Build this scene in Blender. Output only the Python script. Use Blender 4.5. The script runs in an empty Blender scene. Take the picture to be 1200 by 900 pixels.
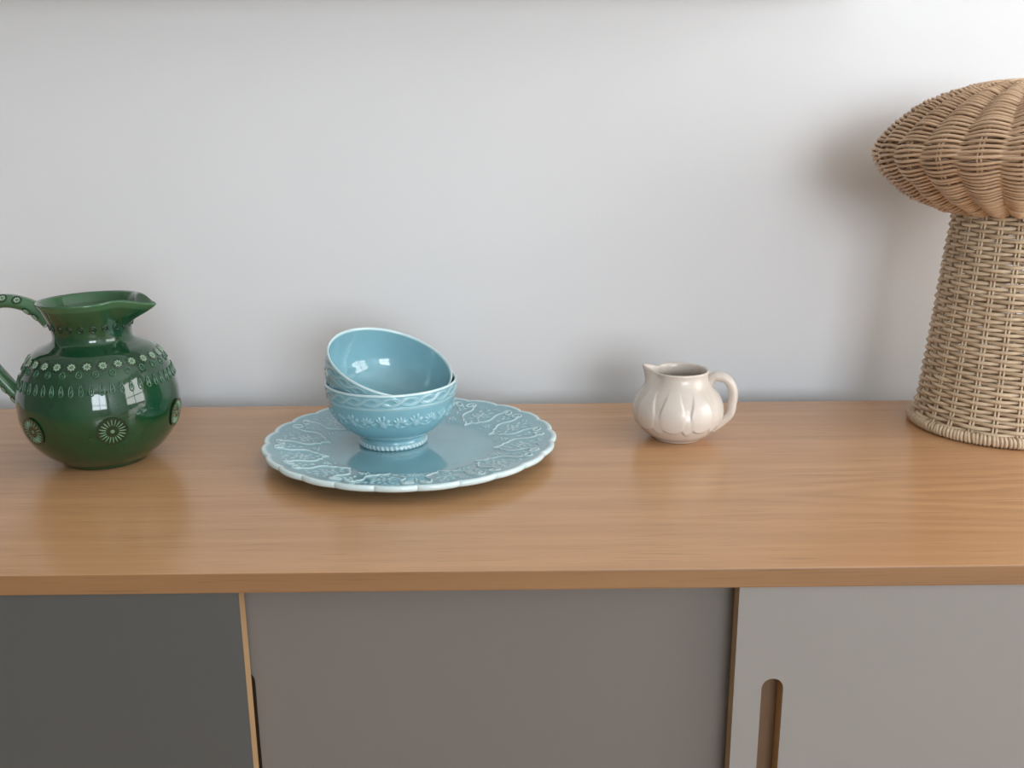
import bpy, bmesh, math, random
import numpy as np
from mathutils import Matrix, Vector

random.seed(7)
rng = np.random.default_rng(7)
PI = math.pi
S = bpy.context.scene
COL = S.collection

# ------------------------------------------------------------------ camera
cd = bpy.data.cameras.new('camera'); cam = bpy.data.objects.new('camera', cd); COL.objects.link(cam)
pitch, yaw, roll = 0.2559, 0.0071, -0.0075
fwd = Vector((math.sin(yaw)*math.cos(pitch), math.cos(yaw)*math.cos(pitch), -math.sin(pitch)))
rgt = Vector((math.cos(yaw), -math.sin(yaw), 0)); upv = rgt.cross(fwd)
r2 = math.cos(roll)*rgt + math.sin(roll)*upv; u2 = -math.sin(roll)*rgt + math.cos(roll)*upv
m = Matrix((r2, u2, -fwd)).transposed().to_4x4(); m.translation = (0, -1.2326, 1.10)
cam.matrix_world = m
cd.sensor_width = 36; cd.lens = 36*1118.8/1200; cd.clip_start = 0.02
S.camera = cam

# ------------------------------------------------------------------ world, daylight, exposure
W = bpy.data.worlds.new('sky'); S.world = W; W.use_nodes = True
W.node_tree.nodes['Background'].inputs[0].default_value = (0.72, 0.84, 1.0, 1)
W.node_tree.nodes['Background'].inputs[1].default_value = 1.2
S.view_settings.view_transform = 'Standard'; S.view_settings.look = 'None'
S.view_settings.gamma = 1; S.view_settings.use_curve_mapping = False
S.view_settings.exposure = 0.42

ROOM_L, ROOM_R, ROOM_B, ROOM_F, ROOM_H = -2.4, 2.30, 0.075, -4.3, 2.55
WIN1 = (-1.95, -0.35, 0.75, 2.30)      # right wall: y0, y1, z0, z1
WIN2 = (0.36, 2.05, 0.70, 2.25)       # front wall (behind the camera): x0, x1, z0, z1

def daylight(name, loc, look, sx, sy, watts, col):
    l = bpy.data.lights.new(name, 'AREA'); l.shape = 'RECTANGLE'; l.size = sx; l.size_y = sy
    l.energy = watts; l.color = col
    o = bpy.data.objects.new(name, l); COL.objects.link(o); o.location = loc
    o.rotation_euler = Vector(look).to_track_quat('-Z', 'Y').to_euler()
    return o
daylight('daylight_side_window', (ROOM_R+0.16, (WIN1[0]+WIN1[1])/2, (WIN1[2]+WIN1[3])/2), (-1, 0, 0), WIN1[1]-WIN1[0], WIN1[3]-WIN1[2], 34, (1.0, 0.965, 0.92))
daylight('daylight_far_window', ((WIN2[0]+WIN2[1])/2, ROOM_F-0.16, (WIN2[2]+WIN2[3])/2), (0, 1, 0), WIN2[1]-WIN2[0], WIN2[3]-WIN2[2], 74, (0.84, 0.92, 1.0))

# ------------------------------------------------------------------ helpers
def link(name, me, mats, parent=None, loc=(0, 0, 0), rot=(0, 0, 0), smooth=False):
    o = bpy.data.objects.new(name, me); COL.objects.link(o)
    for mt in (mats if isinstance(mats, (list, tuple)) else [mats]):
        if mt and mt.name not in [x.name for x in me.materials if x]: me.materials.append(mt)
    if smooth:
        me.polygons.foreach_set('use_smooth', [True]*len(me.polygons))
    o.parent = parent; o.location = loc; o.rotation_euler = rot
    return o
def inst(name, me, parent, mat4):
    o = bpy.data.objects.new(name, me); COL.objects.link(o); o.parent = parent; o.matrix_local = mat4
    return o
def empty(name, loc, rot=(0, 0, 0)):
    o = bpy.data.objects.new(name, None); COL.objects.link(o); o.location = loc; o.rotation_euler = rot
    o.empty_display_size = 0.05
    return o
def tag(o, label, cat, group=None):
    o['label'] = label; o['category'] = cat
    if group: o['group'] = group
    return o
def struct(o):
    o['kind'] = 'structure'; return o
def mesh_np(name, V, F, attr=None):
    me = bpy.data.meshes.new(name)
    V = np.asarray(V, dtype=np.float32); F = np.asarray(F, dtype=np.int32)
    k = F.shape[1]
    me.vertices.add(len(V)); me.vertices.foreach_set('co', V.ravel())
    me.loops.add(F.size); me.loops.foreach_set('vertex_index', F.ravel())
    me.polygons.add(len(F)); me.polygons.foreach_set('loop_start', np.arange(0, F.size, k, dtype=np.int32))
    me.update(calc_edges=True); me.validate()
    if attr is not None:
        a = me.attributes.new('relief', 'FLOAT', 'POINT'); a.data.foreach_set('value', np.asarray(attr, dtype=np.float32))
    return me
def grid_faces(nu, nv, wrap_u=False, wrap_v=False):
    u = np.arange(nu if wrap_u else nu-1); v = np.arange(nv if wrap_v else nv-1)
    U, Vv = np.meshgrid(u, v, indexing='ij'); U2 = (U+1) % nu; V2 = (Vv+1) % nv
    return np.stack([U*nv+Vv, U2*nv+Vv, U2*nv+V2, U*nv+V2], -1).reshape(-1, 4)
def box_bm(bm, x0, x1, y0, y1, z0, z1):
    vs = [bm.verts.new(p) for p in ((x0,y0,z0),(x1,y0,z0),(x1,y1,z0),(x0,y1,z0),(x0,y0,z1),(x1,y0,z1),(x1,y1,z1),(x0,y1,z1))]
    fs = []
    for f in ((3,2,1,0),(4,5,6,7),(0,1,5,4),(1,2,6,5),(2,3,7,6),(3,0,4,7)): fs.append(bm.faces.new([vs[i] for i in f]))
    return fs
def bm_obj(name, bm, mats, parent=None, smooth=False):
    bmesh.ops.recalc_face_normals(bm, faces=bm.faces)
    me = bpy.data.meshes.new(name); bm.to_mesh(me); bm.free()
    return link(name, me, mats, parent, smooth=smooth)
def box(name, x0, x1, y0, y1, z0, z1, mat, parent=None, bev=0.0):
    bm = bmesh.new(); box_bm(bm, x0, x1, y0, y1, z0, z1)
    if bev: bmesh.ops.bevel(bm, geom=list(bm.edges), offset=bev, segments=2, affect='EDGES', profile=0.7)
    return bm_obj(name, bm, mat, parent)
def plate_with_hole(name, outer, hole, axis, t0, t1, mats, parent=None, hole_mat=0):
    """slab with a polygonal hole; outer/hole are 2-D loops, extruded from t0 to t1 along axis"""
    def P(a, b, t): return {'x': (t, a, b), 'y': (a, t, b), 'z': (a, b, t)}[axis]
    bm = bmesh.new(); es = []
    for loop in (outer, hole):
        vs = [bm.verts.new(P(a, b, t0)) for a, b in loop]
        es += [bm.edges.new((vs[i], vs[(i+1) % len(vs)])) for i in range(len(vs))]
    bmesh.ops.triangle_fill(bm, edges=es, use_beauty=True, use_dissolve=False)
    faces = list(bm.faces)
    r = bmesh.ops.extrude_face_region(bm, geom=faces)
    nv = [g for g in r['geom'] if isinstance(g, bmesh.types.BMVert)]
    d = Vector(P(0, 0, t1-t0)); bmesh.ops.translate(bm, verts=nv, vec=d)
    bmesh.ops.recalc_face_normals(bm, faces=bm.faces)
    ax = 'xyz'.index(axis)
    if hole_mat:
        for f in bm.faces:
            if abs(f.normal[ax]) < 0.5: f.material_index = hole_mat
    return bm_obj(name, bm, mats, parent)
def rect(a0, a1, b0, b1): return [(a0, b0), (a1, b0), (a1, b1), (a0, b1)]
def catmull(P, n, closed=False):
    P = np.asarray(P, float); k = len(P)
    if closed: Q = np.vstack([P[-1], P, P[0], P[1]]); segs = k
    else: Q = np.vstack([2*P[0]-P[1], P, 2*P[-1]-P[-2]]); segs = k-1
    t = np.linspace(0, segs, n, endpoint=not closed); i = np.minimum(t.astype(int), segs-1); f = (t-i)[:, None]
    a, b, c, d = Q[i], Q[i+1], Q[i+2], Q[i+3]
    return 0.5*(2*b+(c-a)*f+(2*a-5*b+4*c-d)*f**2+(3*b-a-3*c+d)*f**3)
def tube(P, rad, sides=8, closed=False, up=(0, 0, 1), sx=1.0, sy=1.0, caps=True):
    """swept tube; returns V, F (quads).  sx along side vector, sy along the other"""
    P = np.asarray(P, float); n = len(P)
    if closed: T = np.roll(P, -1, 0)-np.roll(P, 1, 0)
    else: T = np.gradient(P, axis=0)
    T /= np.linalg.norm(T, axis=1)[:, None]
    U = np.tile(np.array(up, float), (n, 1)) if np.ndim(up) == 1 else np.asarray(up, float)
    A = np.cross(T, U); A /= np.linalg.norm(A, axis=1)[:, None]; B = np.cross(A, T)
    rad = np.broadcast_to(np.asarray(rad, float), (n,))
    ph = np.arange(sides)*2*PI/sides
    V = P[:, None]+rad[:, None, None]*(sx*np.cos(ph)[None, :, None]*A[:, None]+sy*np.sin(ph)[None, :, None]*B[:, None])
    V = V.reshape(-1, 3); F = grid_faces(n, sides, closed, True)
    if caps and not closed:
        V = np.vstack([V, P[0], P[-1]]); c0, c1 = len(V)-2, len(V)-1
        a = np.arange(sides); b = (a+1) % sides
        F = np.vstack([F, np.stack([a*0+c0, a, b, a*0+c0], 1)[:, [0, 2, 1, 1]]*0+np.stack([a*0+c0, b, a, a*0+c0], 1)]) if False else F
        tri = [(c0, b_, a_) for a_, b_ in zip(a, b)]+[(c1, (n-1)*sides+a_, (n-1)*sides+b_) for a_, b_ in zip(a, b)]
        return V, F, tri
    return V, F, []
def mesh_qt(name, parts, mats_idx=None):
    """join several (V, F, tri) pieces into one mesh"""
    me = bpy.data.meshes.new(name); V = []; F = []; off = 0; mi = []
    for k, (v, f, t) in enumerate(parts):
        V.append(np.asarray(v)); F += [tuple(int(i)+off for i in q) for q in f]+[tuple(int(i)+off for i in q) for q in t]
        if mats_idx: mi += [mats_idx[k]]*(len(f)+len(t))
        off += len(v)
    me.from_pydata(np.vstack(V).tolist(), [], F)
    if mats_idx: me.polygons.foreach_set('material_index', mi)
    me.update()
    return me
def sstep(x, a, b):
    t = np.clip((x-a)/(b-a), 0, 1); return t*t*(3-2*t)
def blob(rx, ry, rz, n=10, k=5):
    """half ellipsoid dome sitting on z=0"""
    a = np.arange(n)*2*PI/n; e = np.linspace(0, PI/2, k)[:-1]
    V = [(rx*math.cos(t)*math.cos(p), ry*math.sin(t)*math.cos(p), rz*math.sin(p)) for t in a for p in e]
    F = grid_faces(n, k-1, True, False).tolist(); top = len(V); V.append((0, 0, rz))
    tri = [(i*(k-1)+k-2, ((i+1) % n)*(k-1)+k-2, top) for i in range(n)]
    return np.array(V), F, tri
def xf(part, mat):
    v, f, t = part; M = np.array(mat)
    return np.asarray(v)@M[:3, :3].T+M[:3, 3], f, t

# ------------------------------------------------------------------ materials
def mat(name):
    M = bpy.data.materials.new(name); M.use_nodes = True
    return M, M.node_tree.nodes, M.node_tree.links, M.node_tree.nodes['Principled BSDF']
def ramp(N, stops, interp='LINEAR'):
    r = N.new('ShaderNodeValToRGB'); r.color_ramp.interpolation = interp
    el = r.color_ramp.elements
    while len(el) < len(stops): el.new(0.5)
    for e, (p, c) in zip(el, stops): e.position = p; e.color = (*c, 1)
    return r
def noise(N, L, scale, vec=None, detail=4, rough=0.5, dist=0.0):
    n = N.new('ShaderNodeTexNoise'); n.inputs['Scale'].default_value = scale; n.inputs['Detail'].default_value = detail
    n.inputs['Roughness'].default_value = rough; n.inputs['Distortion'].default_value = dist
    if vec is not None: L.new(vec, n.inputs['Vector'])
    return n
def coords(N, L, scale=(1, 1, 1), kind='Object', loc=(0, 0, 0), rot=(0, 0, 0)):
    t = N.new('ShaderNodeTexCoord'); mp = N.new('ShaderNodeMapping'); mp.inputs['Scale'].default_value = scale
    mp.inputs['Location'].default_value = loc; mp.inputs['Rotation'].default_value = rot
    L.new(t.outputs[kind], mp.inputs['Vector']); return mp.outputs[0]
def mix(N, L, fac, a, b, mode='MIX'):
    n = N.new('ShaderNodeMix'); n.data_type = 'RGBA'; n.blend_type = mode
    for s, v in ((n.inputs[0], fac), (n.inputs[6], a), (n.inputs[7], b)):
        if hasattr(v, 'is_output') or isinstance(v, bpy.types.NodeSocket): L.new(v, s)
        elif isinstance(v, (int, float)): s.default_value = v
        else: s.default_value = (*v, 1)
    return n.outputs[2]
def bump(N, L, B, h, strength, dist):
    b = N.new('ShaderNodeBump'); b.inputs['Strength'].default_value = strength; b.inputs['Distance'].default_value = dist
    L.new(h, b.inputs['Height']); L.new(b.outputs[0], B.inputs['Normal'])

def plaster(name, col, bstr=0.10):
    M, N, L, B = mat(name)
    n = noise(N, L, 2.0, coords(N, L), 3)
    r = ramp(N, [(0.3, tuple(c*0.985 for c in col)), (0.7, col)]); L.new(n.outputs[0], r.inputs[0]); L.new(r.outputs[0], B.inputs['Base Color'])
    f = noise(N, L, 90, coords(N, L), 3); bump(N, L, B, f.outputs[0], bstr, 0.001)
    B.inputs['Roughness'].default_value = 0.75
    return M
M_WALL = plaster('white_wall_paint', (0.80, 0.80, 0.80))
M_CEIL = plaster('ceiling_paint', (0.84, 0.84, 0.83))
M_WALL2 = plaster('greige_wall_paint', (0.26, 0.25, 0.235))

def wood(name, light, dark, pore, along='x', rough=0.3, cath=True, seed=0.0, spec=0.5):
    M, N, L, B = mat(name)
    ax = {'x': (1, 0, 0), 'z': (0, 0, 1)}[along]
    sc = lambda a, b: tuple(a if k else b for k in ax)
    warp = noise(N, L, 1.0, coords(N, L, sc(0.9, 4.0), loc=(seed, seed, 0)), 3)
    # broad growth bands, pulled into long arches by the warp
    wv = N.new('ShaderNodeTexWave'); wv.wave_type = 'BANDS'; wv.bands_direction = 'Y' if along == 'x' else 'X'
    wv.inputs['Scale'].default_value = 5.0; wv.inputs['Distortion'].default_value = 16.0; wv.inputs['Detail'].default_value = 2.0
    wv.inputs['Detail Scale'].default_value = 0.55; wv.inputs['Detail Roughness'].default_value = 0.55
    L.new(coords(N, L, sc(0.28, 1.0), loc=(seed+0.35, 0.1, 0)), wv.inputs['Vector'])
    fine = noise(N, L, 1.0, coords(N, L, sc(11, 520), loc=(seed, 0, 0)), 4, 0.6)
    mid = noise(N, L, 1.0, coords(N, L, sc(3.0, 60), loc=(seed, 3, 0)), 3, 0.55)
    a = N.new('ShaderNodeMath'); a.operation = 'MULTIPLY_ADD'; L.new(wv.outputs[1], a.inputs[0]); a.inputs[1].default_value = 0.10 if cath else 0.10
    L.new(mid.outputs[0], a.inputs[2])
    b = N.new('ShaderNodeMath'); b.operation = 'MULTIPLY_ADD'; L.new(warp.outputs[0], b.inputs[0]); b.inputs[1].default_value = 0.35; L.new(a.outputs[0], b.inputs[2])
    src = b.outputs[0]
    if cath:
        tc = coords(N, L, (1, 1, 1)); wob = noise(N, L, 1.0, coords(N, L, (5, 22, 1)), 3)
        sx = N.new('ShaderNodeSeparateXYZ'); L.new(tc, sx.inputs[0])
        def mth(op, p, q=None, r_=None):
            n = N.new('ShaderNodeMath'); n.operation = op
            for i, v in enumerate((p, q, r_)):
                if v is None: continue
                if isinstance(v, (int, float)): n.inputs[i].default_value = v
                else: L.new(v, n.inputs[i])
            return n.outputs[0]
        dy = mth('MULTIPLY', mth('ADD', sx.outputs[1], 0.342), 9.0)            # across the grain, from the heart line
        hyp = mth('SQRT', mth('ADD', mth('MULTIPLY', dy, dy), 0.004))
        ph = mth('MULTIPLY_ADD', sx.outputs[0], -0.95, hyp)
        ph = mth('MULTIPLY_ADD', wob.outputs[0], 0.34, ph)
        arch = mth('SINE', mth('MULTIPLY', ph, 34.0))
        fy = mth('SUBTRACT', 1.0, mth('MULTIPLY', mth('MULTIPLY', dy, dy), 1.0)); fy = mth('MAXIMUM', fy, 0.0)
        fx = N.new('ShaderNodeMapRange'); fx.inputs[1].default_value = 0.05; fx.inputs[2].default_value = 0.45; L.new(sx.outputs[0], fx.inputs[0])
        src = mth('MULTIPLY_ADD', mth('MULTIPLY', mth('MULTIPLY', arch, fy), fx.outputs[0]), 0.20, src)
    r = ramp(N, [(0.30, dark), (1.10, light)] if False else [(0.28, dark), (1.0, light)]); L.new(src, r.inputs[0])
    pr = ramp(N, [(0.30, (1, 1, 1)), (0.42, (0, 0, 0))]); L.new(fine.outputs[0], pr.inputs[0])
    pm = N.new('ShaderNodeMath'); pm.operation = 'MULTIPLY'; L.new(pr.outputs[0], pm.inputs[0]); pm.inputs[1].default_value = 0.55
    c = mix(N, L, pm.outputs[0], r.outputs[0], pore)
    L.new(c, B.inputs['Base Color'])
    rr = N.new('ShaderNodeMapRange'); L.new(fine.outputs[0], rr.inputs[0]); rr.inputs[3].default_value = rough+0.05; rr.inputs[4].default_value = rough-0.04
    L.new(rr.outputs[0], B.inputs['Roughness'])
    B.inputs['Specular IOR Level'].default_value = spec
    bump(N, L, B, fine.outputs[0], 0.05, 0.0006)
    return M
M_OAK = wood('oak_veneer', (0.63, 0.350, 0.170), (0.47, 0.248, 0.115), (0.26, 0.128, 0.056), rough=0.23)
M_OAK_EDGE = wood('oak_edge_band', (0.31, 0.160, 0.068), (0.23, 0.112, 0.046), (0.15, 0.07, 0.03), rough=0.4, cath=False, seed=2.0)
M_PLY = wood('birch_door_core', (0.52, 0.33, 0.16), (0.42, 0.25, 0.115), (0.28, 0.15, 0.07), along='z', rough=0.5, cath=False, seed=4.0)
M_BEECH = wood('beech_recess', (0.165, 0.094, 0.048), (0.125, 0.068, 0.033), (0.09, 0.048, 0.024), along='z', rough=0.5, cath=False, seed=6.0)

def laminate(name, col):
    M, N, L, B = mat(name)
    n = noise(N, L, 3, coords(N, L), 3)
    r = ramp(N, [(0.3, tuple(c*0.97 for c in col)), (0.7, col)]); L.new(n.outputs[0], r.inputs[0]); L.new(r.outputs[0], B.inputs['Base Color'])
    f = noise(N, L, 400, coords(N, L), 2); bump(N, L, B, f.outputs[0], 0.04, 0.0004)
    B.inputs['Roughness'].default_value = 0.42
    return M
M_LAM_DARK = laminate('dark_grey_laminate', (0.090, 0.088, 0.082))
M_LAM_MID = laminate('grey_laminate', (0.172, 0.152, 0.136))
M_LAM_LIGHT = laminate('pale_grey_laminate', (0.282, 0.258, 0.240))

def glaze(name, col, thin, rough=0.09, var=0.12, relief=True, coat=0.6, thinfac=0.8, deep=None):
    """coloured glaze that runs thin and pale over raised relief"""
    M, N, L, B = mat(name)
    n = noise(N, L, 22, coords(N, L), 4, 0.55)
    lo = deep or tuple(c*(1-var) for c in col); hi = tuple(min(1, c*(1+var)) for c in col)
    r = ramp(N, [(0.3, lo), (0.7, hi)]); L.new(n.outputs[0], r.inputs[0])
    out = r.outputs[0]
    if relief:
        a = N.new('ShaderNodeAttribute'); a.attribute_name = 'relief'
        mm = N.new('ShaderNodeMath'); mm.operation = 'MULTIPLY'; mm.use_clamp = True; L.new(a.outputs['Fac'], mm.inputs[0]); mm.inputs[1].default_value = thinfac
        out = mix(N, L, mm.outputs[0], out, thin)
    L.new(out, B.inputs['Base Color'])
    B.inputs['Roughness'].default_value = rough; B.inputs['Coat Weight'].default_value = coat; B.inputs['Coat Roughness'].default_value = 0.03
    f = noise(N, L, 60, coords(N, L), 2); bump(N, L, B, f.outputs[0], 0.03, 0.0008)
    return M
M_BLUE = glaze('sky_blue_glaze', (0.225, 0.440, 0.505), (0.72, 0.87, 0.87), rough=0.10, var=0.05, thinfac=1.0)
M_GREEN = glaze('bottle_green_glaze', (0.0075, 0.050, 0.0175), (0.06, 0.17, 0.075), rough=0.08, var=0.22)
M_GREEN_THIN = glaze('pale_thin_green_glaze', (0.22, 0.33, 0.22), (0, 0, 0), relief=False, rough=0.12)
M_GREEN_DEEP = glaze('pooled_green_glaze', (0.004, 0.028, 0.011), (0, 0, 0), relief=False, rough=0.08)
M_GREEN_HANDLE = glaze('handle_green_glaze', (0.060, 0.150, 0.070), (0, 0, 0), relief=False, rough=0.10)
M_GREEN_MED = glaze('medallion_green_glaze', (0.105, 0.195, 0.105), (0, 0, 0), relief=False, rough=0.12)
M_GREEN_SOFT = glaze('half_thin_green_glaze', (0.022, 0.095, 0.042), (0, 0, 0), relief=False, rough=0.08)
M_CREAM = glaze('cream_glaze', (0.68, 0.605, 0.53), (0.76, 0.695, 0.63), rough=0.24, var=0.03, coat=0.25)

def wicker(name, a, b, c):
    M, N, L, B = mat(name)
    oi = N.new('ShaderNodeObjectInfo')
    n = noise(N, L, 26, coords(N, L, (1, 1, 3)), 5, 0.6)
    ad = N.new('ShaderNodeMath'); ad.operation = 'MULTIPLY_ADD'; L.new(oi.outputs['Random'], ad.inputs[0]); ad.inputs[1].default_value = 0.28; L.new(n.outputs[0], ad.inputs[2])
    r = ramp(N, [(0.38, c), (0.62, b), (0.86, a)]); L.new(ad.outputs[0], r.inputs[0]); L.new(r.outputs[0], B.inputs['Base Color'])
    B.inputs['Roughness'].default_value = 0.48
    f = noise(N, L, 500, coords(N, L), 2); bump(N, L, B, f.outputs[0], 0.15, 0.0005)
    return M
M_WICK = wicker('straw_wicker', (0.76, 0.60, 0.42), (0.66, 0.51, 0.345), (0.54, 0.40, 0.265))
M_WICK2 = wicker('tan_wicker', (0.74, 0.51, 0.325), (0.63, 0.42, 0.26), (0.51, 0.33, 0.20))
def plain(name, col, rough=0.5, metal=0.0):
    M, N, L, B = mat(name)
    n = noise(N, L, 14, coords(N, L), 3)
    r = ramp(N, [(0.3, tuple(c*0.94 for c in col)), (0.7, col)]); L.new(n.outputs[0], r.inputs[0]); L.new(r.outputs[0], B.inputs['Base Color'])
    B.inputs['Roughness'].default_value = rough; B.inputs['Metallic'].default_value = metal
    return M
M_WHITE = plain('white_window_paint', (0.82, 0.82, 0.80), 0.4)
M_TIE = plain('white_plastic', (0.9, 0.9, 0.88), 0.25)
M_FLOOR = wood('floor_boards', (0.56, 0.43, 0.31), (0.46, 0.34, 0.235), (0.28, 0.19, 0.12), rough=0.4, cath=False, seed=9.0)
def glass_mat():
    M = bpy.data.materials.new('window_glass'); M.use_nodes = True; N = M.node_tree.nodes; L = M.node_tree.links
    N.clear(); o = N.new('ShaderNodeOutputMaterial'); t = N.new('ShaderNodeBsdfTransparent'); g = N.new('ShaderNodeBsdfGlossy'); g.inputs['Roughness'].default_value = 0.02
    mx = N.new('ShaderNodeMixShader'); mx.inputs[0].default_value = 0.06
    L.new(t.outputs[0], mx.inputs[1]); L.new(g.outputs[0], mx.inputs[2]); L.new(mx.outputs[0], o.inputs[0])
    return M
M_GLASS = glass_mat()

# ------------------------------------------------------------------ room shell
T = 0.12
struct(box('floor', ROOM_L-T, ROOM_R+T, ROOM_F-T, ROOM_B+T, -0.05, 0.0, M_FLOOR))
struct(box('ceiling', ROOM_L-T, ROOM_R+T, ROOM_F-T, ROOM_B+T, ROOM_H, ROOM_H+0.05, M_CEIL))
struct(box('wall_back', ROOM_L-T, ROOM_R+T, ROOM_B, ROOM_B+T, 0, ROOM_H, M_WALL))
struct(box('wall_left', ROOM_L-T, ROOM_L, ROOM_F, ROOM_B, 0, ROOM_H, M_WALL2))
struct(plate_with_hole('wall_right', rect(ROOM_F, ROOM_B, 0, ROOM_H), rect(*WIN1), 'x', ROOM_R, ROOM_R+T, M_WALL))
struct(plate_with_hole('wall_front', rect(ROOM_L-T, ROOM_R+T, 0, ROOM_H), rect(*WIN2), 'y', ROOM_F-T, ROOM_F, M_WALL))
def window(name, axis, a0, a1, b0, b1, t, nv, nh):
    root = struct(plate_with_hole(name, rect(a0, a1, b0, b1), rect(a0+.05, a1-.05, b0+.05, b1-.05), axis, t, t+0.05, M_WHITE))
    w = 0.022
    def bar(nm, p0, p1, q0, q1, d0, d1, M):
        if axis == 'x': return box(nm, d0, d1, p0, p1, q0, q1, M, root)
        return box(nm, p0, p1, d0, d1, q0, q1, M, root)
    for i in range(1, nv):
        c = a0+(a1-a0)*i/nv; bar('mullion', c-w, c+w, b0+.05, b1-.05, t+.008, t+.042, M_WHITE)
    for i in range(1, nh):
        c = b0+(b1-b0)*(0.30 if nh == 2 else i/nh); bar('transom', a0+.05, a1-.05, c-w, c+w, t+.008, t+.042, M_WHITE)
    bar('pane', a0+.05, a1-.05, b0+.05, b1-.05, t+.023, t+.027, M_GLASS)
    return root
window('window_1', 'x', *WIN1, ROOM_R+0.03, 2, 2)
window('window_2', 'y', *WIN2, ROOM_F-0.08, 2, 2)

# ------------------------------------------------------------------ sideboard
TOPZ = 0.75; FR = -0.506
sb = tag(empty('sideboard', (0.1, -0.25, 0)), 'long oak sideboard with grey sliding doors below the crockery', 'sideboard')
def child(o, p):
    o.parent = p; o.matrix_parent_inverse = p.matrix_world.inverted() if False else Matrix.Translation(-Vector(p.location)); return o
SX0, SX1 = -0.96, 1.16
bm = bmesh.new(); fs = box_bm(bm, SX0, SX1, FR, 0.0, 0.732, TOPZ)
bmesh.ops.bevel(bm, geom=[e for e in bm.edges], offset=0.0012, segments=2, affect='EDGES', profile=0.6)
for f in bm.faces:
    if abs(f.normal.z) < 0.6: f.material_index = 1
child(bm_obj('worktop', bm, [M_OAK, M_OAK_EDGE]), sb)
for a in (SX0+0.002, SX1-0.022): child(box('side_panel', a, a+0.02, FR+0.004, -0.004, 0.24, 0.732, M_OAK_EDGE, bev=0.0008), sb)
child(box('bottom_panel', SX0+0.022, SX1-0.022, FR+0.004, -0.004, 0.24, 0.26, M_OAK_EDGE, bev=0.0008), sb)
child(box('back_panel', SX0+0.022, SX1-0.022, -0.012, -0.004, 0.26, 0.732, M_BEECH), sb)
child(box('partition', -0.245, -0.229, FR+0.05, -0.012, 0.26, 0.732, M_BEECH), sb)
child(box('partition', 0.42, 0.436, FR+0.05, -0.012, 0.26, 0.732, M_BEECH), sb)
for lx in (SX0+0.12, SX1-0.16):
    for ly in (FR+0.07, -0.11):
        V, F, tr = tube([(lx, ly, 0.0), (lx, ly, 0.12), (lx, ly, 0.24)], [0.011, 0.015, 0.019], 16)
        child(link('leg', mesh_qt('leg', [(V, F, tr)]), M_OAK_EDGE, smooth=True), sb)
def stadium(cx, z0, z1, hw, n=14):
    pts = [(cx+hw*math.cos(a), z1-hw+hw*math.sin(a)) for a in np.linspace(0, PI, n)]
    pts += [(cx-hw*math.cos(a), z0+hw-hw*math.sin(a)) for a in np.linspace(0, PI, n)]
    return pts
def door(x0, x1, y0, hx, lam, label):
    th = 0.016; z0, z1 = 0.262, 0.7315
    core = plate_with_hole('door', rect(x0, x1, z0, z1), stadium(hx, 0.505, 0.6445, 0.0094), 'y', y0+0.0012, y0+th, [M_PLY])
    core['label'] = label; child(core, sb)
    f = plate_with_hole('laminate_face', rect(x0, x1, z0, z1), stadium(hx, 0.505, 0.6445, 0.0094), 'y', y0, y0+0.0012, [lam]); f.parent = core
    if lam is not M_LAM_MID: g = box('handle_backing', hx-0.03, hx+0.03, y0+th, y0+th+0.003, 0.48, 0.672, M_BEECH, core)
    return core
YF = FR+0.003
door(-0.735, -0.2249, YF, -0.702, M_LAM_DARK, 'dark grey sliding door panel')
door(-0.262, 0.225, YF+0.0205, -0.2325, M_LAM_MID, 'mid grey sliding door panel set behind the other two')
door(0.1949, 0.72, YF, 0.2282, M_LAM_LIGHT, 'pale grey sliding door panel with pill shaped finger slot')
door(-0.936, -0.70, YF+0.0205, -0.905, M_LAM_MID, 'mid grey sliding door panel')
door(0.69, 1.136, YF+0.0205, 0.7232+0.38, M_LAM_MID, 'mid grey sliding door panel')
child(box('top_rail', SX0+0.022, SX1-0.022, FR+0.05, FR+0.062, 0.70, 0.732, M_BEECH), sb)

# ------------------------------------------------------------------ unseen shelf above the view, added to shade the wall's top edge
shelf = tag(empty('unseen_shade_shelf', (-0.42, ROOM_B-0.085, 1.29)), 'unseen white shelf added above the sideboard to shade the top of the wall', 'shelf')
child(box('shade_shelf_board', -1.30, 0.46, ROOM_B-0.20, ROOM_B-0.001, 1.292, 1.315, M_WHITE, bev=0.0015), shelf)
for bx_ in (-1.12, 0.28): child(box('shade_shelf_bracket', bx_, bx_+0.02, ROOM_B-0.13, ROOM_B-0.001, 1.315, 1.38, M_WHITE, bev=0.001), shelf)

# ------------------------------------------------------------------ lathe with relief
def surf_from_profile(prof, n_seg, fn=None, arc0=0.0):
    """prof: (k,2) r,z closed at both ends by small radius; fn(theta, prof index arrays) -> dr, dz, relief"""
    prof = np.asarray(prof); k = len(prof)
    th = np.arange(n_seg)*2*PI/n_seg
    TH, R = np.meshgrid(th, prof[:, 0], indexing='ij'); _, Z = np.meshgrid(th, prof[:, 1], indexing='ij')
    rel = np.zeros_like(R)
    if fn is not None: TH, R, Z, rel = fn(TH, R.copy(), Z.copy(), np.broadcast_to(np.arange(k), R.shape))
    V = np.stack([R*np.cos(TH), R*np.sin(TH), Z], -1).reshape(-1, 3)
    return V, grid_faces(n_seg, k, True, False), rel.ravel()
def dense(pts, n):
    """resample smooth profile by arc length"""
    P = catmull(pts, n*6); s = np.r_[0, np.cumsum(np.linalg.norm(np.diff(P, axis=0), axis=1))]
    t = np.linspace(0, s[-1], n); return np.stack([np.interp(t, s, P[:, 0]), np.interp(t, s, P[:, 1])], 1)

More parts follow.
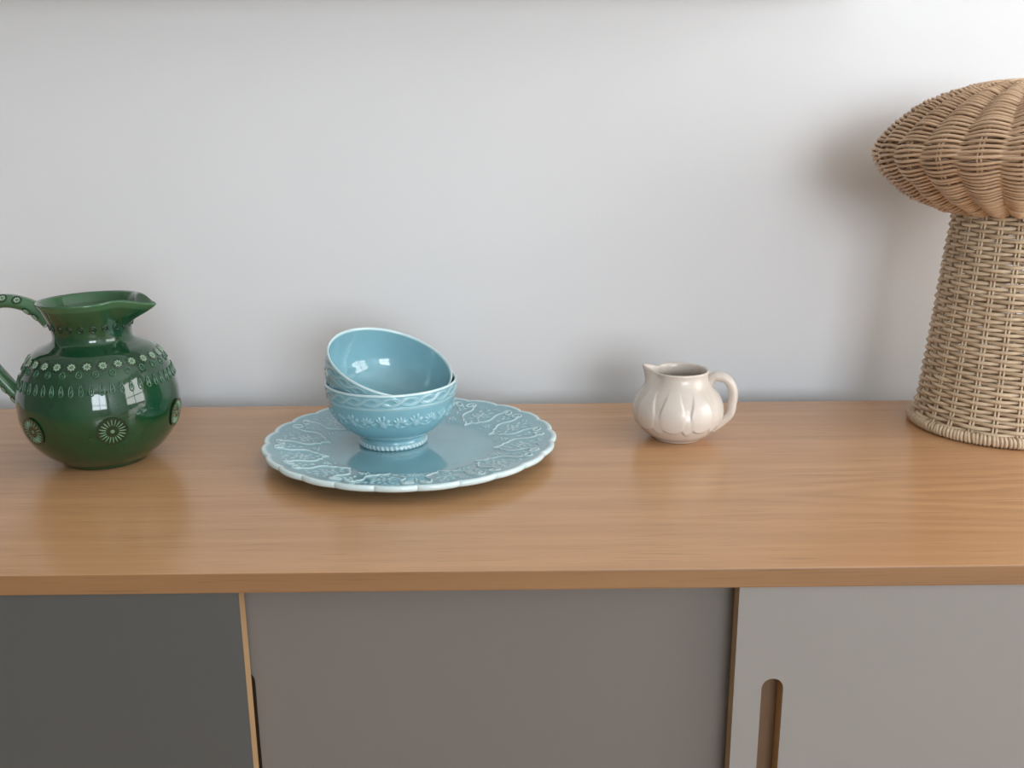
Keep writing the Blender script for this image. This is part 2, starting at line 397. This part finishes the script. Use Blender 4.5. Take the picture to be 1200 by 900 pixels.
# ------------------------------------------------------------------ serving plate
PLX, PLY, PZ = -0.1076, -0.1998, TOPZ
TH0 = math.radians(7.5)              # gap between two palmettes
top_in = dense([(0.0005, 0.0071), (0.045, 0.0070), (0.080, 0.0070), (0.093, 0.0078)], 26)
top_rim = dense([(0.093, 0.0078), (0.103, 0.0098), (0.125, 0.0135), (0.148, 0.0175), (0.1575, 0.0193)], 110)
lip = dense([(0.1575, 0.0193), (0.1612, 0.0204), (0.1638, 0.0203), (0.1650, 0.0185), (0.1645, 0.0160), (0.1620, 0.0138), (0.1550, 0.0118)], 20)
under = dense([(0.155, 0.0118), (0.130, 0.0078), (0.108, 0.0042), (0.098, 0.0016), (0.094, 0.0002), (0.090, 0.0002), (0.087, 0.0022), (0.05, 0.0025), (0.0005, 0.0025)], 40)
pp = np.vstack([top_in, top_rim[1:], lip[1:], under[1:]])
def seg_dist(P, A, B):
    d = B-A; t = np.clip(((P-A)@d)/(d@d), 0, 1); return np.linalg.norm(P-A-t[:, None]*d, axis=1)
def poly_dist(P, Q):
    r = np.full(len(P), 9.0)
    for a, b in zip(Q[:-1], Q[1:]): r = np.minimum(r, seg_dist(P, a, b))
    return r
def spiral(cx, cy, r0, r1, a0, a1, n=26):
    t = np.linspace(0, 1, n); a = a0+(a1-a0)*t; r = r0+(r1-r0)*t
    return np.stack([cx+r*np.cos(a), cy+r*np.sin(a)], 1)
# palmette in local coordinates: u tangential (m), v radius (m)
half = np.array([(0.0, 0.0945), (0.0045, 0.1025), (0.0100, 0.1045), (0.0122, 0.1085), (0.0176, 0.1128), (0.0208, 0.1190), (0.0206, 0.1258), (0.0194, 0.1318), (0.0206, 0.1378), (0.0236, 0.1425)])
half = np.vstack([catmull(half, 80), spiral(0.0300, 0.1455, 0.0066, 0.0030, PI+0.42, PI+0.42-2.35*PI, 44)])
petals = [(0.0, 0.1245, 0.0, 0.0035, 0.0035)]
for k in range(6):
    a = k*PI/3+0.3; petals.append((0.0062*math.cos(a), 0.1245+0.0062*math.sin(a), a, 0.0036, 0.0022))
petals += [(0.0105, 0.1235, 0.6, 0.0040, 0.0018), (-0.0105, 0.1255, 2.4, 0.0040, 0.0018), (0.006, 0.1135, -0.7, 0.0034, 0.0016), (-0.006, 0.1135, 3.9, 0.0034, 0.0016),
           (0.0, 0.1070, PI/2, 0.0030, 0.0014), (0.008, 0.1355, 1.0, 0.0044, 0.0018), (-0.008, 0.1355, 2.1, 0.0044, 0.0018), (0.0, 0.1410, PI/2, 0.0046, 0.0020),
           (0.0065, 0.1460, 0.8, 0.0030, 0.0013), (-0.0065, 0.1460, 2.3, 0.0030, 0.0013), (0.0135, 0.1440, 0.3, 0.0028, 0.0012), (-0.0135, 0.1440, 2.8, 0.0028, 0.0012)]
SECW = PI/6
def gap_items():
    it = []
    for k in range(5):
        a = k*2*PI/5+PI/2; it.append((0.0030*math.cos(a), 0.1060+0.0030*math.sin(a), a, 0.0021, 0.0014))
    it += [(0.0058, 0.1040, 0.4, 0.0024, 0.0010), (-0.0058, 0.1040, 2.7, 0.0024, 0.0010), (0.0, 0.0965, 0, 0.0012, 0.0012),
           (0.0, 0.1230, PI/2, 0.0034, 0.0014), (0.0, 0.1310, PI/2, 0.0028, 0.0016), (0.0040, 0.1355, 0.9, 0.0026, 0.0013), (-0.0040, 0.1355, 2.2, 0.0026, 0.0013), (0.0, 0.1415, PI/2, 0.0026, 0.0012)]
    return it
def plate_fn(TH, R, Z, I):
    n = TH.shape[0]; k0, k1 = len(top_in)-6, len(top_in)+len(top_rim)+2
    ns = n//12
    th = TH[:ns, k0:k1]; rr = R[:ns, k0:k1]
    # sector runs from one gap to the next, motif in its middle
    u = ((th-SECW/2)*rr).ravel(); v = rr.ravel(); P = np.stack([u, v], 1)
    sc = P
    d = np.minimum(poly_dist(sc, half), poly_dist(sc*[-1, 1], half))
    w = 0.5*SECW*0.149
    h = np.exp(-(d/0.00085)**2)
    rel = h.copy()
    def lumps(items, Q):
        out = np.zeros(len(Q))
        for (cx, cy, a, ra, rb) in items:
            dx = Q[:, 0]-cx; dy = Q[:, 1]-cy; p = dx*math.cos(a)+dy*math.sin(a); q = -dx*math.sin(a)+dy*math.cos(a)
            e = np.sqrt((p/ra)**2+(q/rb)**2); out = np.maximum(out, 1-sstep(e, 0.25, 1.35))
        return out
    l1 = lumps(petals, P)
    l2 = np.maximum(lumps(gap_items(), np.stack([(th*rr).ravel(), v], 1)), lumps(gap_items(), np.stack([((th-SECW)*rr).ravel(), v], 1)))
    l = np.maximum(l1*0.8, l2)
    H = np.maximum(h, 0.75*l); rel = np.maximum(rel, 0.60*l)
    H = H.reshape(th.shape); rel = rel.reshape(th.shape)
    full = np.zeros_like(R); fr = np.zeros_like(R)
    full[:, k0:k1] = np.tile(H, (12, 1)); fr[:, k0:k1] = np.tile(rel, (12, 1))
    Z = Z+0.0017*full
    # scalloped edge: 24 lobes with little cusps, growing from mid rim to the lip
    lob = np.abs(np.sin(12*TH))**0.55
    wgt = sstep(R, 0.135, 0.163)
    R = R-0.0042*(1-lob)*wgt
    Z = Z+0.0009*(lob-0.5)*wgt
    # the lip itself is pale
    iL0 = len(top_in)+len(top_rim)-2; on = (I >= iL0) & (I <= iL0+15)
    fr = np.where(on, np.maximum(fr, 0.9*sstep(I.astype(float), iL0, iL0+4)), fr)
    return TH, R, Z, fr
V, F, rel = surf_from_profile(pp, 1440, plate_fn)
plate = link('serving_plate', mesh_np('serving_plate', V, F, rel), M_BLUE, None, (PLX, PLY, PZ), (0, 0, TH0), smooth=True)
tag(plate, 'large sky blue scalloped serving plate with raised scroll rim under the bowls', 'plate')

# ------------------------------------------------------------------ bowls
BZ = PZ+0.0072
b_out = dense([(0.0005, 0.0030), (0.030, 0.0030), (0.0335, 0.0010), (0.0352, 0.0002), (0.0375, 0.0006), (0.0388, 0.0026), (0.0382, 0.0050), (0.0368, 0.0072), (0.0362, 0.0098),
               (0.0385, 0.0125), (0.0460, 0.0165), (0.0550, 0.0230), (0.0632, 0.0322), (0.0688, 0.0430), (0.0716, 0.0530), (0.0726, 0.0580)], 110)
b_band = dense([(0.0726, 0.0580), (0.0736, 0.0590), (0.0736, 0.0602), (0.0730, 0.0612), (0.0734, 0.0660), (0.0742, 0.0715), (0.0744, 0.0735), (0.0737, 0.0752), (0.0726, 0.0752)], 44)
b_in = dense([(0.0726, 0.0752), (0.0717, 0.0742), (0.0712, 0.0690), (0.0697, 0.0560), (0.0662, 0.0420), (0.0590, 0.0290), (0.0460, 0.0180), (0.0250, 0.0115), (0.0005, 0.0100)], 60)
bp = np.vstack([b_out, b_band[1:], b_in[1:]]); nO, nB = len(b_out), len(b_band)
vine = []
rv = random.Random(3)
for (s, zz, kind) in ((0.006, 0.041, 'fruit'), (0.024, 0.044, 'leaf'), (0.041, 0.041, 'fruit'), (0.058, 0.0440, 'leaf')):
    if kind == 'fruit':
        vine += [(s, zz-0.001, 0.4, 0.0042, 0.0050), (s+0.005, zz+0.003, 0.9, 0.0030, 0.0022), (s-0.005, zz+0.004, 2.3, 0.0034, 0.0014), (s-0.003, zz+0.006, 1.9, 0.0034, 0.0012), (s+0.001, zz+0.007, 1.4, 0.0032, 0.0012)]
    else:
        for k in range(5):
            a = PI*0.15+k*PI*0.17; vine.append((s+0.0045*math.cos(a), zz-0.003+0.0045*math.sin(a), a, 0.0040, 0.0014))
        vine += [(s-0.004, zz-0.004, 0.3, 0.0030, 0.0018), (s+0.006, zz-0.004, -0.4, 0.0026, 0.0016)]
for k in range(9): vine.append((0.004+k*0.0075, 0.0385+0.0022*math.sin(k*1.7), 0.6*math.cos(k*1.7), 0.0046, 0.0007))
def bowl_fn(TH, R, Z, I):
    rel = np.zeros_like(R)
    n = TH.shape[0]; rep = 6; ns = n//rep; per = 2*PI*0.066/rep
    # vine frieze on the side
    js = np.where((b_out[:, 1] > 0.029) & (b_out[:, 1] < 0.055))[0]; j0, j1 = js[0], js[-1]+1
    u = (TH[:ns, j0:j1]*0.066); v = Z[:ns, j0:j1]; H = np.zeros_like(u)
    for (cx, cy, a, ra, rb) in vine:
        for sh in (-per, 0, per):
            dx = u-cx-sh; dy = v-cy; p = dx*math.cos(a)+dy*math.sin(a); q = -dx*math.sin(a)+dy*math.cos(a)
            H = np.maximum(H, 1-sstep(np.sqrt((p/ra)**2+(q/rb)**2), 0.45, 1.2))
    R[:, j0:j1] += 0.0014*np.tile(H, (rep, 1)); rel[:, j0:j1] = 0.22*np.tile(H, (rep, 1))
    # plaited band under the rim
    j0, j1 = nO+6, nO+nB-12
    zz = (Z[:, j0:j1]-0.0665)/0.0058; t = TH[:, j0:j1]; H = np.zeros_like(t)
    for ph in (0, PI):
        s = np.sin(11*t+ph); H = np.maximum(H, np.exp(-((zz-0.72*s)/0.30)**2)*(0.75+0.25*np.cos(11*t+ph)))
    for ph in (0, PI): H = np.maximum(H, 0.7*np.exp(-((zz-0.72*np.sin(11*t+ph+0.55))/0.16)**2))
    R[:, j0:j1] += 0.0012*H; rel[:, j0:j1] = 0.40*H**2
    # moulding and rim run pale
    rel[:, nO-1:nO+4] = 0.5; rel[:, nO+nB-9:nO+nB] = 0.75
    # rope twist round the foot
    js = np.where((b_out[:, 1] < 0.0058) & (b_out[:, 0] > 0.0362))[0]
    for j in js:
        s = 0.5+0.5*np.sin(46*TH[:, j]+ (b_out[j, 1]/0.008)*4.0); R[:, j] += 0.0008*s; rel[:, j] = 0.2+0.45*s
    return TH, R, Z, rel
V, F, rel = surf_from_profile(bp, 600, bowl_fn)
bme = mesh_np('bowl', V, F, rel)
LBX, LBY = -0.130, -0.180
b1 = link('bowl', bme, M_BLUE, None, (LBX, LBY, BZ), (0, 0, 0.4), smooth=True)
tag(b1, 'sky blue footed bowl standing upright on the serving plate', 'bowl', 'blue bowls')
b2 = bpy.data.objects.new('bowl', bme); COL.objects.link(b2)
tag(b2, 'sky blue bowl tilted to show its glossy inside, resting in the other bowl', 'bowl', 'blue bowls')
nrm = Vector((0.3194, -0.2895, 1.0)).normalized()
rotm = Vector((0, 0, 1)).rotation_difference(nrm).to_matrix().to_4x4() @ Matrix.Rotation(1.1, 4, 'Z')
h2 = Vector((nrm.x, nrm.y, 0)).normalized()
b2.matrix_world = Matrix.Translation(Vector((LBX, LBY, BZ))+h2*(-0.028)+Vector((0, 0, 0.0290))) @ rotm @ Matrix.Scale(0.973, 4)

# ------------------------------------------------------------------ green jug
jug = tag(empty('green_jug', (-0.4505, -0.2055, TOPZ)), 'bottle green glazed ceramic jug with embossed flowers and looped handle', 'jug')
j_out_pts = [(0.0005, 0.0022), (0.040, 0.0022), (0.0435, 0.0003), (0.0455, 0.0010), (0.0475, 0.0045), (0.0545, 0.0090), (0.0655, 0.0185), (0.0765, 0.0335), (0.0825, 0.0500), (0.0842, 0.0650), (0.0832, 0.0810),
             (0.0790, 0.0985), (0.0715, 0.1145), (0.0610, 0.1275), (0.0505, 0.1330), (0.0435, 0.1365), (0.0410, 0.1400), (0.0408, 0.1470), (0.0432, 0.1580), (0.0485, 0.1710), (0.0535, 0.1800)]
j_in_pts = [(0.0535, 0.1800), (0.0532, 0.1818), (0.0518, 0.1815), (0.0500, 0.1790), (0.0455, 0.1700), (0.0405, 0.1580), (0.0385, 0.1470), (0.0420, 0.1360), (0.0560, 0.1270), (0.0700, 0.1100), (0.0785, 0.0850), (0.0800, 0.0600), (0.0700, 0.0300), (0.0500, 0.0120), (0.0005, 0.0080)]
jo = dense(j_out_pts, 130); ji = dense(j_in_pts, 90); jp = np.vstack([jo, ji[1:]])
SP = -0.12                                   # spout direction, a little towards the viewer
def jug_shape(TH, R, Z, I=None):
    a = np.angle(np.exp(1j*(TH-SP))); w = sstep(Z, 0.150, 0.181)*(R < 0.056)*(R > 0.03)
    g = 0.55*np.exp(-(a/0.36)**2)+0.45*np.exp(-np.abs(a)/0.12); side = np.exp(-((np.abs(a)-0.62)/0.26)**2)
    R2 = R+w*(0.0235*g-0.0026*side); Z2 = Z+w*(0.0018*np.exp(-((np.abs(a)-0.45)/0.34)**2)-0.0055*np.exp(-(a/0.30)**2))
    Z2 = Z2+w*0.0015*np.cos(a)
    rel = np.zeros_like(R)
    if I is not None:
        rel = np.where((I >= len(jo)-4) & (I <= len(jo)+4), 0.8, 0.0)
        rel = np.maximum(rel, 0.28*sstep(Z, 0.158, 0.178)*(R < 0.075)*(I > 60))
    return TH, R2, Z2, rel
V, F, rel = surf_from_profile(jp, 220, jug_shape)
link('body', mesh_np('jug_body', V, F, rel), M_GREEN, jug, smooth=True)
def jug_frame(th, z):
    """surface frame (x tangential, y up along the wall, z outwards) on the outer wall at height z"""
    k = np.arange(len(jo)); ok = (jo[:, 1] > 0.004)
    zs, rs = jo[ok][:, 1], jo[ok][:, 0]; r = np.interp(z, zs, rs); dr = (np.interp(z+0.0015, zs, rs)-np.interp(z-0.0015, zs, rs))
    up = Vector((dr*math.cos(th), dr*math.sin(th), 0.003)).normalized(); tx = Vector((-math.sin(th), math.cos(th), 0)); nz = tx.cross(up)
    M = Matrix((tx, up, nz)).transposed().to_4x4(); M.translation = (r*math.cos(th), r*math.sin(th), z)
    return M
def flower_mesh(name, R, n, petal_w, h, pit=1.25, pc=0.60, pl=0.36):
    parts = [blob(R*pit, R*pit, h*0.30, 20, 4)]; mi = [1]
    for k in range(n):
        a = k*2*PI/n
        parts.append(xf(blob(R*pl, petal_w, h, 8, 4), Matrix.Translation((R*pc*math.cos(a), R*pc*math.sin(a), h*0.12)) @ Matrix.Rotation(a, 4, 'Z'))); mi.append(0)
    parts.append(xf(blob(R*0.17, R*0.17, h*0.9, 8, 4), Matrix.Translation((0, 0, h*0.2)))); mi.append(0)
    me = mesh_qt(name, parts, mi); me.polygons.foreach_set('use_smooth', [True]*len(me.polygons)); return me
me_fl = flower_mesh('flower', 0.0046, 8, 0.0012, 0.0014, 1.35); me_fl.materials.append(M_GREEN_THIN); me_fl.materials.append(M_GREEN_DEEP)
me_md = flower_mesh('medallion', 0.0140, 20, 0.00080, 0.0012, 1.13, 0.70, 0.29)
for mt in (M_GREEN_MED, M_GREEN_DEEP): me_md.materials.append(mt)
ringV = tube([(0.0028*math.cos(a), 0.0034*math.sin(a), 0.0002) for a in np.arange(14)*2*PI/14], 0.00085, 6, True)
dropV = tube([(0.0031*math.sin(a)*(0.62+0.30*(-math.cos(a))), 0.0058*math.cos(a)+0.0004, 0.0002) for a in np.arange(18)*2*PI/18], 0.00075, 6, True)
me_ring = mesh_qt('ringlet', [ringV, blob(0.0012, 0.0014, 0.0008, 8, 4)], [0, 0]); me_drop = mesh_qt('teardrop', [dropV, blob(0.0010, 0.0026, 0.0009, 8, 4)], [0, 0])
me_nring = mesh_qt('neck_ringlet', [ringV, blob(0.0012, 0.0014, 0.0008, 8, 4)], [0, 0])
for me_, mt in ((me_ring, M_GREEN_SOFT), (me_drop, M_GREEN_SOFT), (me_nring, M_GREEN_DEEP)):
    me_.materials.append(mt); me_.polygons.foreach_set('use_smooth', [True]*len(me_.polygons))
for k in range(28): inst('flower', me_fl, jug, jug_frame(k*2*PI/28+0.05, 0.1205))
for k in range(28): inst('ringlet', me_ring, jug, jug_frame((k+0.5)*2*PI/28+0.05, 0.1130))
for k in range(50): inst('teardrop', me_drop, jug, jug_frame(k*2*PI/50, 0.0975))
for k in range(22):
    if abs(math.remainder(k*2*PI/22-PI, 2*PI)) > 0.35: inst('ringlet', me_nring, jug, jug_frame(k*2*PI/22, 0.1545))
for k in range(6): inst('medallion', me_md, jug, jug_frame(math.radians(-61+60*k), 0.0530))
# looped strap handle at the back of the jug, opposite the spout
hp = catmull([(0.0430, 0.1560), (0.0530, 0.1670), (0.0660, 0.1755), (0.0840, 0.1800), (0.1030, 0.1780), (0.1180, 0.1680), (0.1250, 0.1520), (0.1225, 0.1300), (0.1120, 0.1080), (0.0980, 0.0880), (0.0860, 0.0720), (0.0790, 0.0620)], 60)
hrad = np.interp(np.linspace(0, 1, 60), [0, 0.12, 0.5, 0.88, 1], [0.0098, 0.0084, 0.0080, 0.0080, 0.0100])
HA = PI+SP+0.16
hx = np.stack([hp[:, 0]*math.cos(HA), hp[:, 0]*math.sin(HA), hp[:, 1]], 1)
V, F, tr = tube(hx, hrad, 14, False, up=(-math.sin(HA), math.cos(HA), 0), sx=0.92, sy=1.25)
hd = link('handle', mesh_qt('jug_handle', [(V, F, tr)]), M_GREEN_HANDLE, jug, smooth=True)
for k in range(5, 54, 4):
    p = Vector(hx[k]); t = (Vector(hx[k+1])-Vector(hx[k-1])).normalized(); s = Vector((-math.sin(HA), math.cos(HA), 0))
    nz = t.cross(s).normalized()
    if nz.dot(Vector((math.cos(HA), math.sin(HA), 0.5))) < 0: nz = -nz
    sf = s*(-1 if s.y > 0 else 1); off = nz*(0.92*0.55*hrad[k])+sf*(1.25*0.835*hrad[k]); nz = (nz*(0.55/0.92)+sf*(0.835/1.25)).normalized(); s2 = nz.cross(t).normalized()
    M = Matrix((t, s2, nz)).transposed().to_4x4(); M.translation = p+off*0.99
    inst('flower', me_fl, hd, M @ Matrix.Scale(0.85, 4))

# ------------------------------------------------------------------ cream milk jug
mj = tag(empty('milk_jug', (0.2035, -0.1500, TOPZ)), 'small cream ceramic milk jug with petal relief and curled handle', 'milk jug')
m_out_pts = [(0.0005, 0.0016), (0.025, 0.0016), (0.0275, 0.0002), (0.0290, 0.0008), (0.0310, 0.0030), (0.0390, 0.0085), (0.0465, 0.0175), (0.0505, 0.0280), (0.0512, 0.0370), (0.0490, 0.0470), (0.0440, 0.0570), (0.0385, 0.0650), (0.0352, 0.0715), (0.0340, 0.0770), (0.0345, 0.0815)]
m_in_pts = [(0.0345, 0.0815), (0.0340, 0.0829), (0.0326, 0.0829), (0.0316, 0.0812), (0.0310, 0.0760), (0.0325, 0.0700), (0.0400, 0.0590), (0.0465, 0.0440), (0.0470, 0.0300), (0.0400, 0.0140), (0.0250, 0.0065), (0.0005, 0.0055)]
mo = dense(m_out_pts, 120); mi_ = dense(m_in_pts, 60); mp_ = np.vstack([mo, mi_[1:]])
MSP = PI-0.10
def milk_fn(TH, R, Z, I):
    rel = np.zeros_like(R); outer = I < len(mo)-8
    # broad petals hanging from the neck, rounded at their lower ends
    n = 9; ph = TH*n/(2*PI)+0.18; u = 2*(ph-np.floor(ph))-1
    zlow = 0.0170+0.0150*np.abs(u)**2.8
    wz = 1.0-0.50*sstep(Z, 0.026, 0.070)
    pet = sstep(wz-np.abs(u), -0.02, 0.14)*sstep(Z-zlow, -0.0006, 0.0022)*(1-(0.85-0.60*sstep(Z, 0.030, 0.048))*np.exp(-((1-np.abs(u))/0.20)**2))*(1-sstep(Z, 0.046, 0.068))
    # a second layer of narrow petals behind, shifted half a step
    ph2 = ph+0.5; u2 = 2*(ph2-np.floor(ph2))-1
    z2 = 0.0150+0.0130*np.abs(u2/0.50)**2.2
    pet2 = sstep(Z-z2, -0.0006, 0.0020)*(np.abs(u2) < 0.75)*(1-sstep(Z, 0.030, 0.045))
    rib = 0.0*np.exp(-(u/0.10)**2)*sstep(Z, 0.022, 0.034)*(1-sstep(Z, 0.05, 0.064))
    H = np.maximum(pet+rib, 0.75*pet2)*outer
    R = R+0.0021*H; rel = 0.35*H
    a = np.angle(np.exp(1j*(TH-MSP))); w = sstep(Z, 0.060, 0.082)*(R < 0.045)
    g = np.exp(-(a/0.30)**2); side = np.exp(-((np.abs(a)-0.62)/0.28)**2)
    R = R+w*(0.0085*g-0.0030*side); Z = Z+w*(0.0050*np.exp(-(a/0.45)**2)-0.0012*side)
    return TH, R, Z, rel
V, F, rel = surf_from_profile(mp_, 432, milk_fn)
link('body', mesh_np('milk_body', V, F, rel), M_CREAM, mj, smooth=True)
mh = catmull([(0.0325, 0.0600), (0.0345, 0.0680), (0.0400, 0.0755), (0.0475, 0.0760), (0.0545, 0.0735), (0.0600, 0.0665), (0.0630, 0.0565), (0.0622, 0.0440), (0.0600, 0.0320), (0.0500, 0.0205), (0.0400, 0.0140)], 56)
mr = np.interp(np.linspace(0, 1, 56), [0, 0.08, 0.25, 0.6, 0.9, 1], [0.0050, 0.0062, 0.0066, 0.0060, 0.0058, 0.0066])
HM = -0.22
mx3 = np.stack([mh[:, 0]*math.cos(HM), mh[:, 0]*math.sin(HM), mh[:, 1]], 1)
V, F, tr = tube(mx3, mr, 14, False, up=(-math.sin(HM), math.cos(HM), 0), sx=0.90, sy=1.1)
link('handle', mesh_qt('milk_handle', [(V, F, tr)]), M_CREAM, mj, smooth=True)

# ------------------------------------------------------------------ wicker mushroom lamp
LX, LY = 0.605, -0.115
lamp = tag(empty('wicker_lamp', (LX, LY, TOPZ)), 'woven wicker table lamp with mushroom shade at the end of the sideboard', 'lamp')
NS = 24
bz = np.array([0.0, 0.012, 0.0325, 0.085, 0.14, 0.20, 0.2545]); br = np.array([0.1000, 0.0968, 0.0925, 0.0882, 0.0838, 0.0796, 0.0742])
bz[-1] = 0.2600
def rb(z): return np.interp(z, bz, br)
def ring_strand(name, R, z, amp, rad, phase, wob, parent, material, zwave=0.0, sides=6, lobe=0.0, nrm=(1.0, 0.0)):
    n = NS*9; t = np.arange(n)*2*PI/n
    ph1, ph2 = rng.uniform(0, 2*PI, 2)
    c = np.cos(NS/2*t+phase); c = np.sign(c)*np.abs(c)**0.8
    dn = amp*c+lobe*np.cos(NS*t)
    r = R+dn*nrm[0]+0.0004*np.sin(5*t+ph1)
    zz = z+dn*nrm[1]+wob*(np.sin(2*t+ph1)+0.6*np.sin(5*t+ph2))+zwave*np.sin(NS/2*t+phase)
    P = np.stack([r*np.cos(t), r*np.sin(t), zz], 1)
    V, F, _ = tube(P, rad*(1+0.06*np.sin(3*t+ph2)), sides, True)
    me = mesh_np(name, V, F)
    return link(name, me, material, parent, smooth=True)
# base: paired upright stakes, then plain-woven rows
pieces = []
for k in range(NS):
    for s in (-1, 1):
        zs = np.linspace(0.006, 0.256, 12); rr = rb(zs)
        a = k*2*PI/NS+s*0.0018/rr
        P = np.stack([rr*np.cos(a), rr*np.sin(a), zs], 1)
        pieces.append(tube(P, 0.0014, 6, False, up=(-math.sin(k*2*PI/NS), math.cos(k*2*PI/NS), 0)))
base = link('lamp_base', mesh_qt('lamp_base', pieces), M_WICK, lamp, smooth=True)
z = 0.0140; row = 0
while z < 0.2590:
    ring_strand('wicker_strand', float(rb(z))-0.0006, z, 0.0025, 0.0023, PI*(row % 2), 0.0005, base, M_WICK)
    z += 0.0047+rng.uniform(-0.0003, 0.0003); row += 1
# wrapped border at the foot
t = np.arange(96)*2*PI/96
V, F, _ = tube(np.stack([0.0985*np.cos(t), 0.0985*np.sin(t), 0*t+0.0070], 1), 0.0048, 10, True)
bord = link('foot_border', mesh_np('foot_border', V, F), M_WICK, lamp, smooth=True)
cp = [(0.0051*math.cos(a), 0.0010*math.cos(a+0.5), 0.0051*math.sin(a)) for a in np.arange(14)*2*PI/14]
V, F, _ = tube(cp, 0.0019, 6, True, up=(0, 1, 0)); V[:, 1] *= 1.15
me_wrap = mesh_np('wrap_coil', V, F); me_wrap.materials.append(M_WICK); me_wrap.polygons.foreach_set('use_smooth', [True]*len(me_wrap.polygons))
for k in range(150):
    a = k*2*PI/150+rng.uniform(-0.006, 0.006)
    M = Matrix.Rotation(a, 4, 'Z') @ Matrix.Translation((0.0985, 0, 0.0071)) @ Matrix.Rotation(rng.uniform(-0.15, 0.15), 4, 'X')
    inst('wrap_coil', me_wrap, bord, M)
# shade: paired (twined) rows over stakes that bow out into a flat mushroom
sp = np.array([(0.0715, 0.2565), (0.0890, 0.2590), (0.1030, 0.2645), (0.1275, 0.2752), (0.1480, 0.2905), (0.1655, 0.3080), (0.1735, 0.3262), (0.1635, 0.3465), (0.1433, 0.3660), (0.1222, 0.3810), (0.0985, 0.3915), (0.0680, 0.4015), (0.0440, 0.4042), (0.0200, 0.4052)])
sd = dense(sp, 200); ss = np.r_[0, np.cumsum(np.linalg.norm(np.diff(sd, axis=0), axis=1))]
pieces = []
for k in range(NS):
    for s in (-1, 1):
        q = sd[::8]; a = k*2*PI/NS+s*np.minimum(0.0020/q[:, 0], 0.05)
        rr = np.maximum(q[:, 0]-0.0052, 0.012)
        P = np.stack([rr*np.cos(a), rr*np.sin(a), q[:, 1]], 1)
        pieces.append(tube(P, 0.0016, 6, False, up=(-math.sin(k*2*PI/NS), math.cos(k*2*PI/NS), 0)))
shade = link('lamp_shade', mesh_qt('lamp_shade', pieces), M_WICK2, lamp, smooth=True)
s = 0.002
while s < ss[-1]-0.004:
    R = float(np.interp(s, ss, sd[:, 0])); zz = float(np.interp(s, ss, sd[:, 1]))
    loose = math.exp(-((zz-0.325)/0.030)**2) if R > 0.11 else 0.0
    amp = min(0.0042, 0.042*R); lb = min(0.0014, 0.012*R)
    dR = float(np.interp(s+0.002, ss, sd[:, 0])-np.interp(s-0.002, ss, sd[:, 0])); dZ = float(np.interp(s+0.002, ss, sd[:, 1])-np.interp(s-0.002, ss, sd[:, 1]))
    ln = math.hypot(dR, dZ) or 1; nr_, nz_ = dZ/ln, -dR/ln
    for ph in (0.0, PI):
        ring_strand('wicker_strand', R-0.0052*nr_, zz-0.0052*nz_, amp, 0.0018 if R > 0.05 else 0.0016, ph, 0.0006, shade, M_WICK2, zwave=0.0011, lobe=lb*(1-0.95*loose), nrm=(nr_, nz_))
    s += 0.0049+0.0015*loose
# small white cable tie at the neck
tie = catmull([(0.0, 0, 0.004), (0.004, 0.0, 0.003), (0.0065, 0.0, -0.001), (0.005, 0.0, -0.006)], 16)
V, F, tr = tube(tie, 0.0016, 8, False, up=(0, 1, 0))
ta = math.radians(-119)
tobj = link('cable_tie', mesh_qt('cable_tie', [(V, F, tr)]), M_TIE, lamp, (0.083*math.cos(ta), 0.083*math.sin(ta), 0.2520), smooth=True)
tobj['label'] = 'white plastic cable tie'
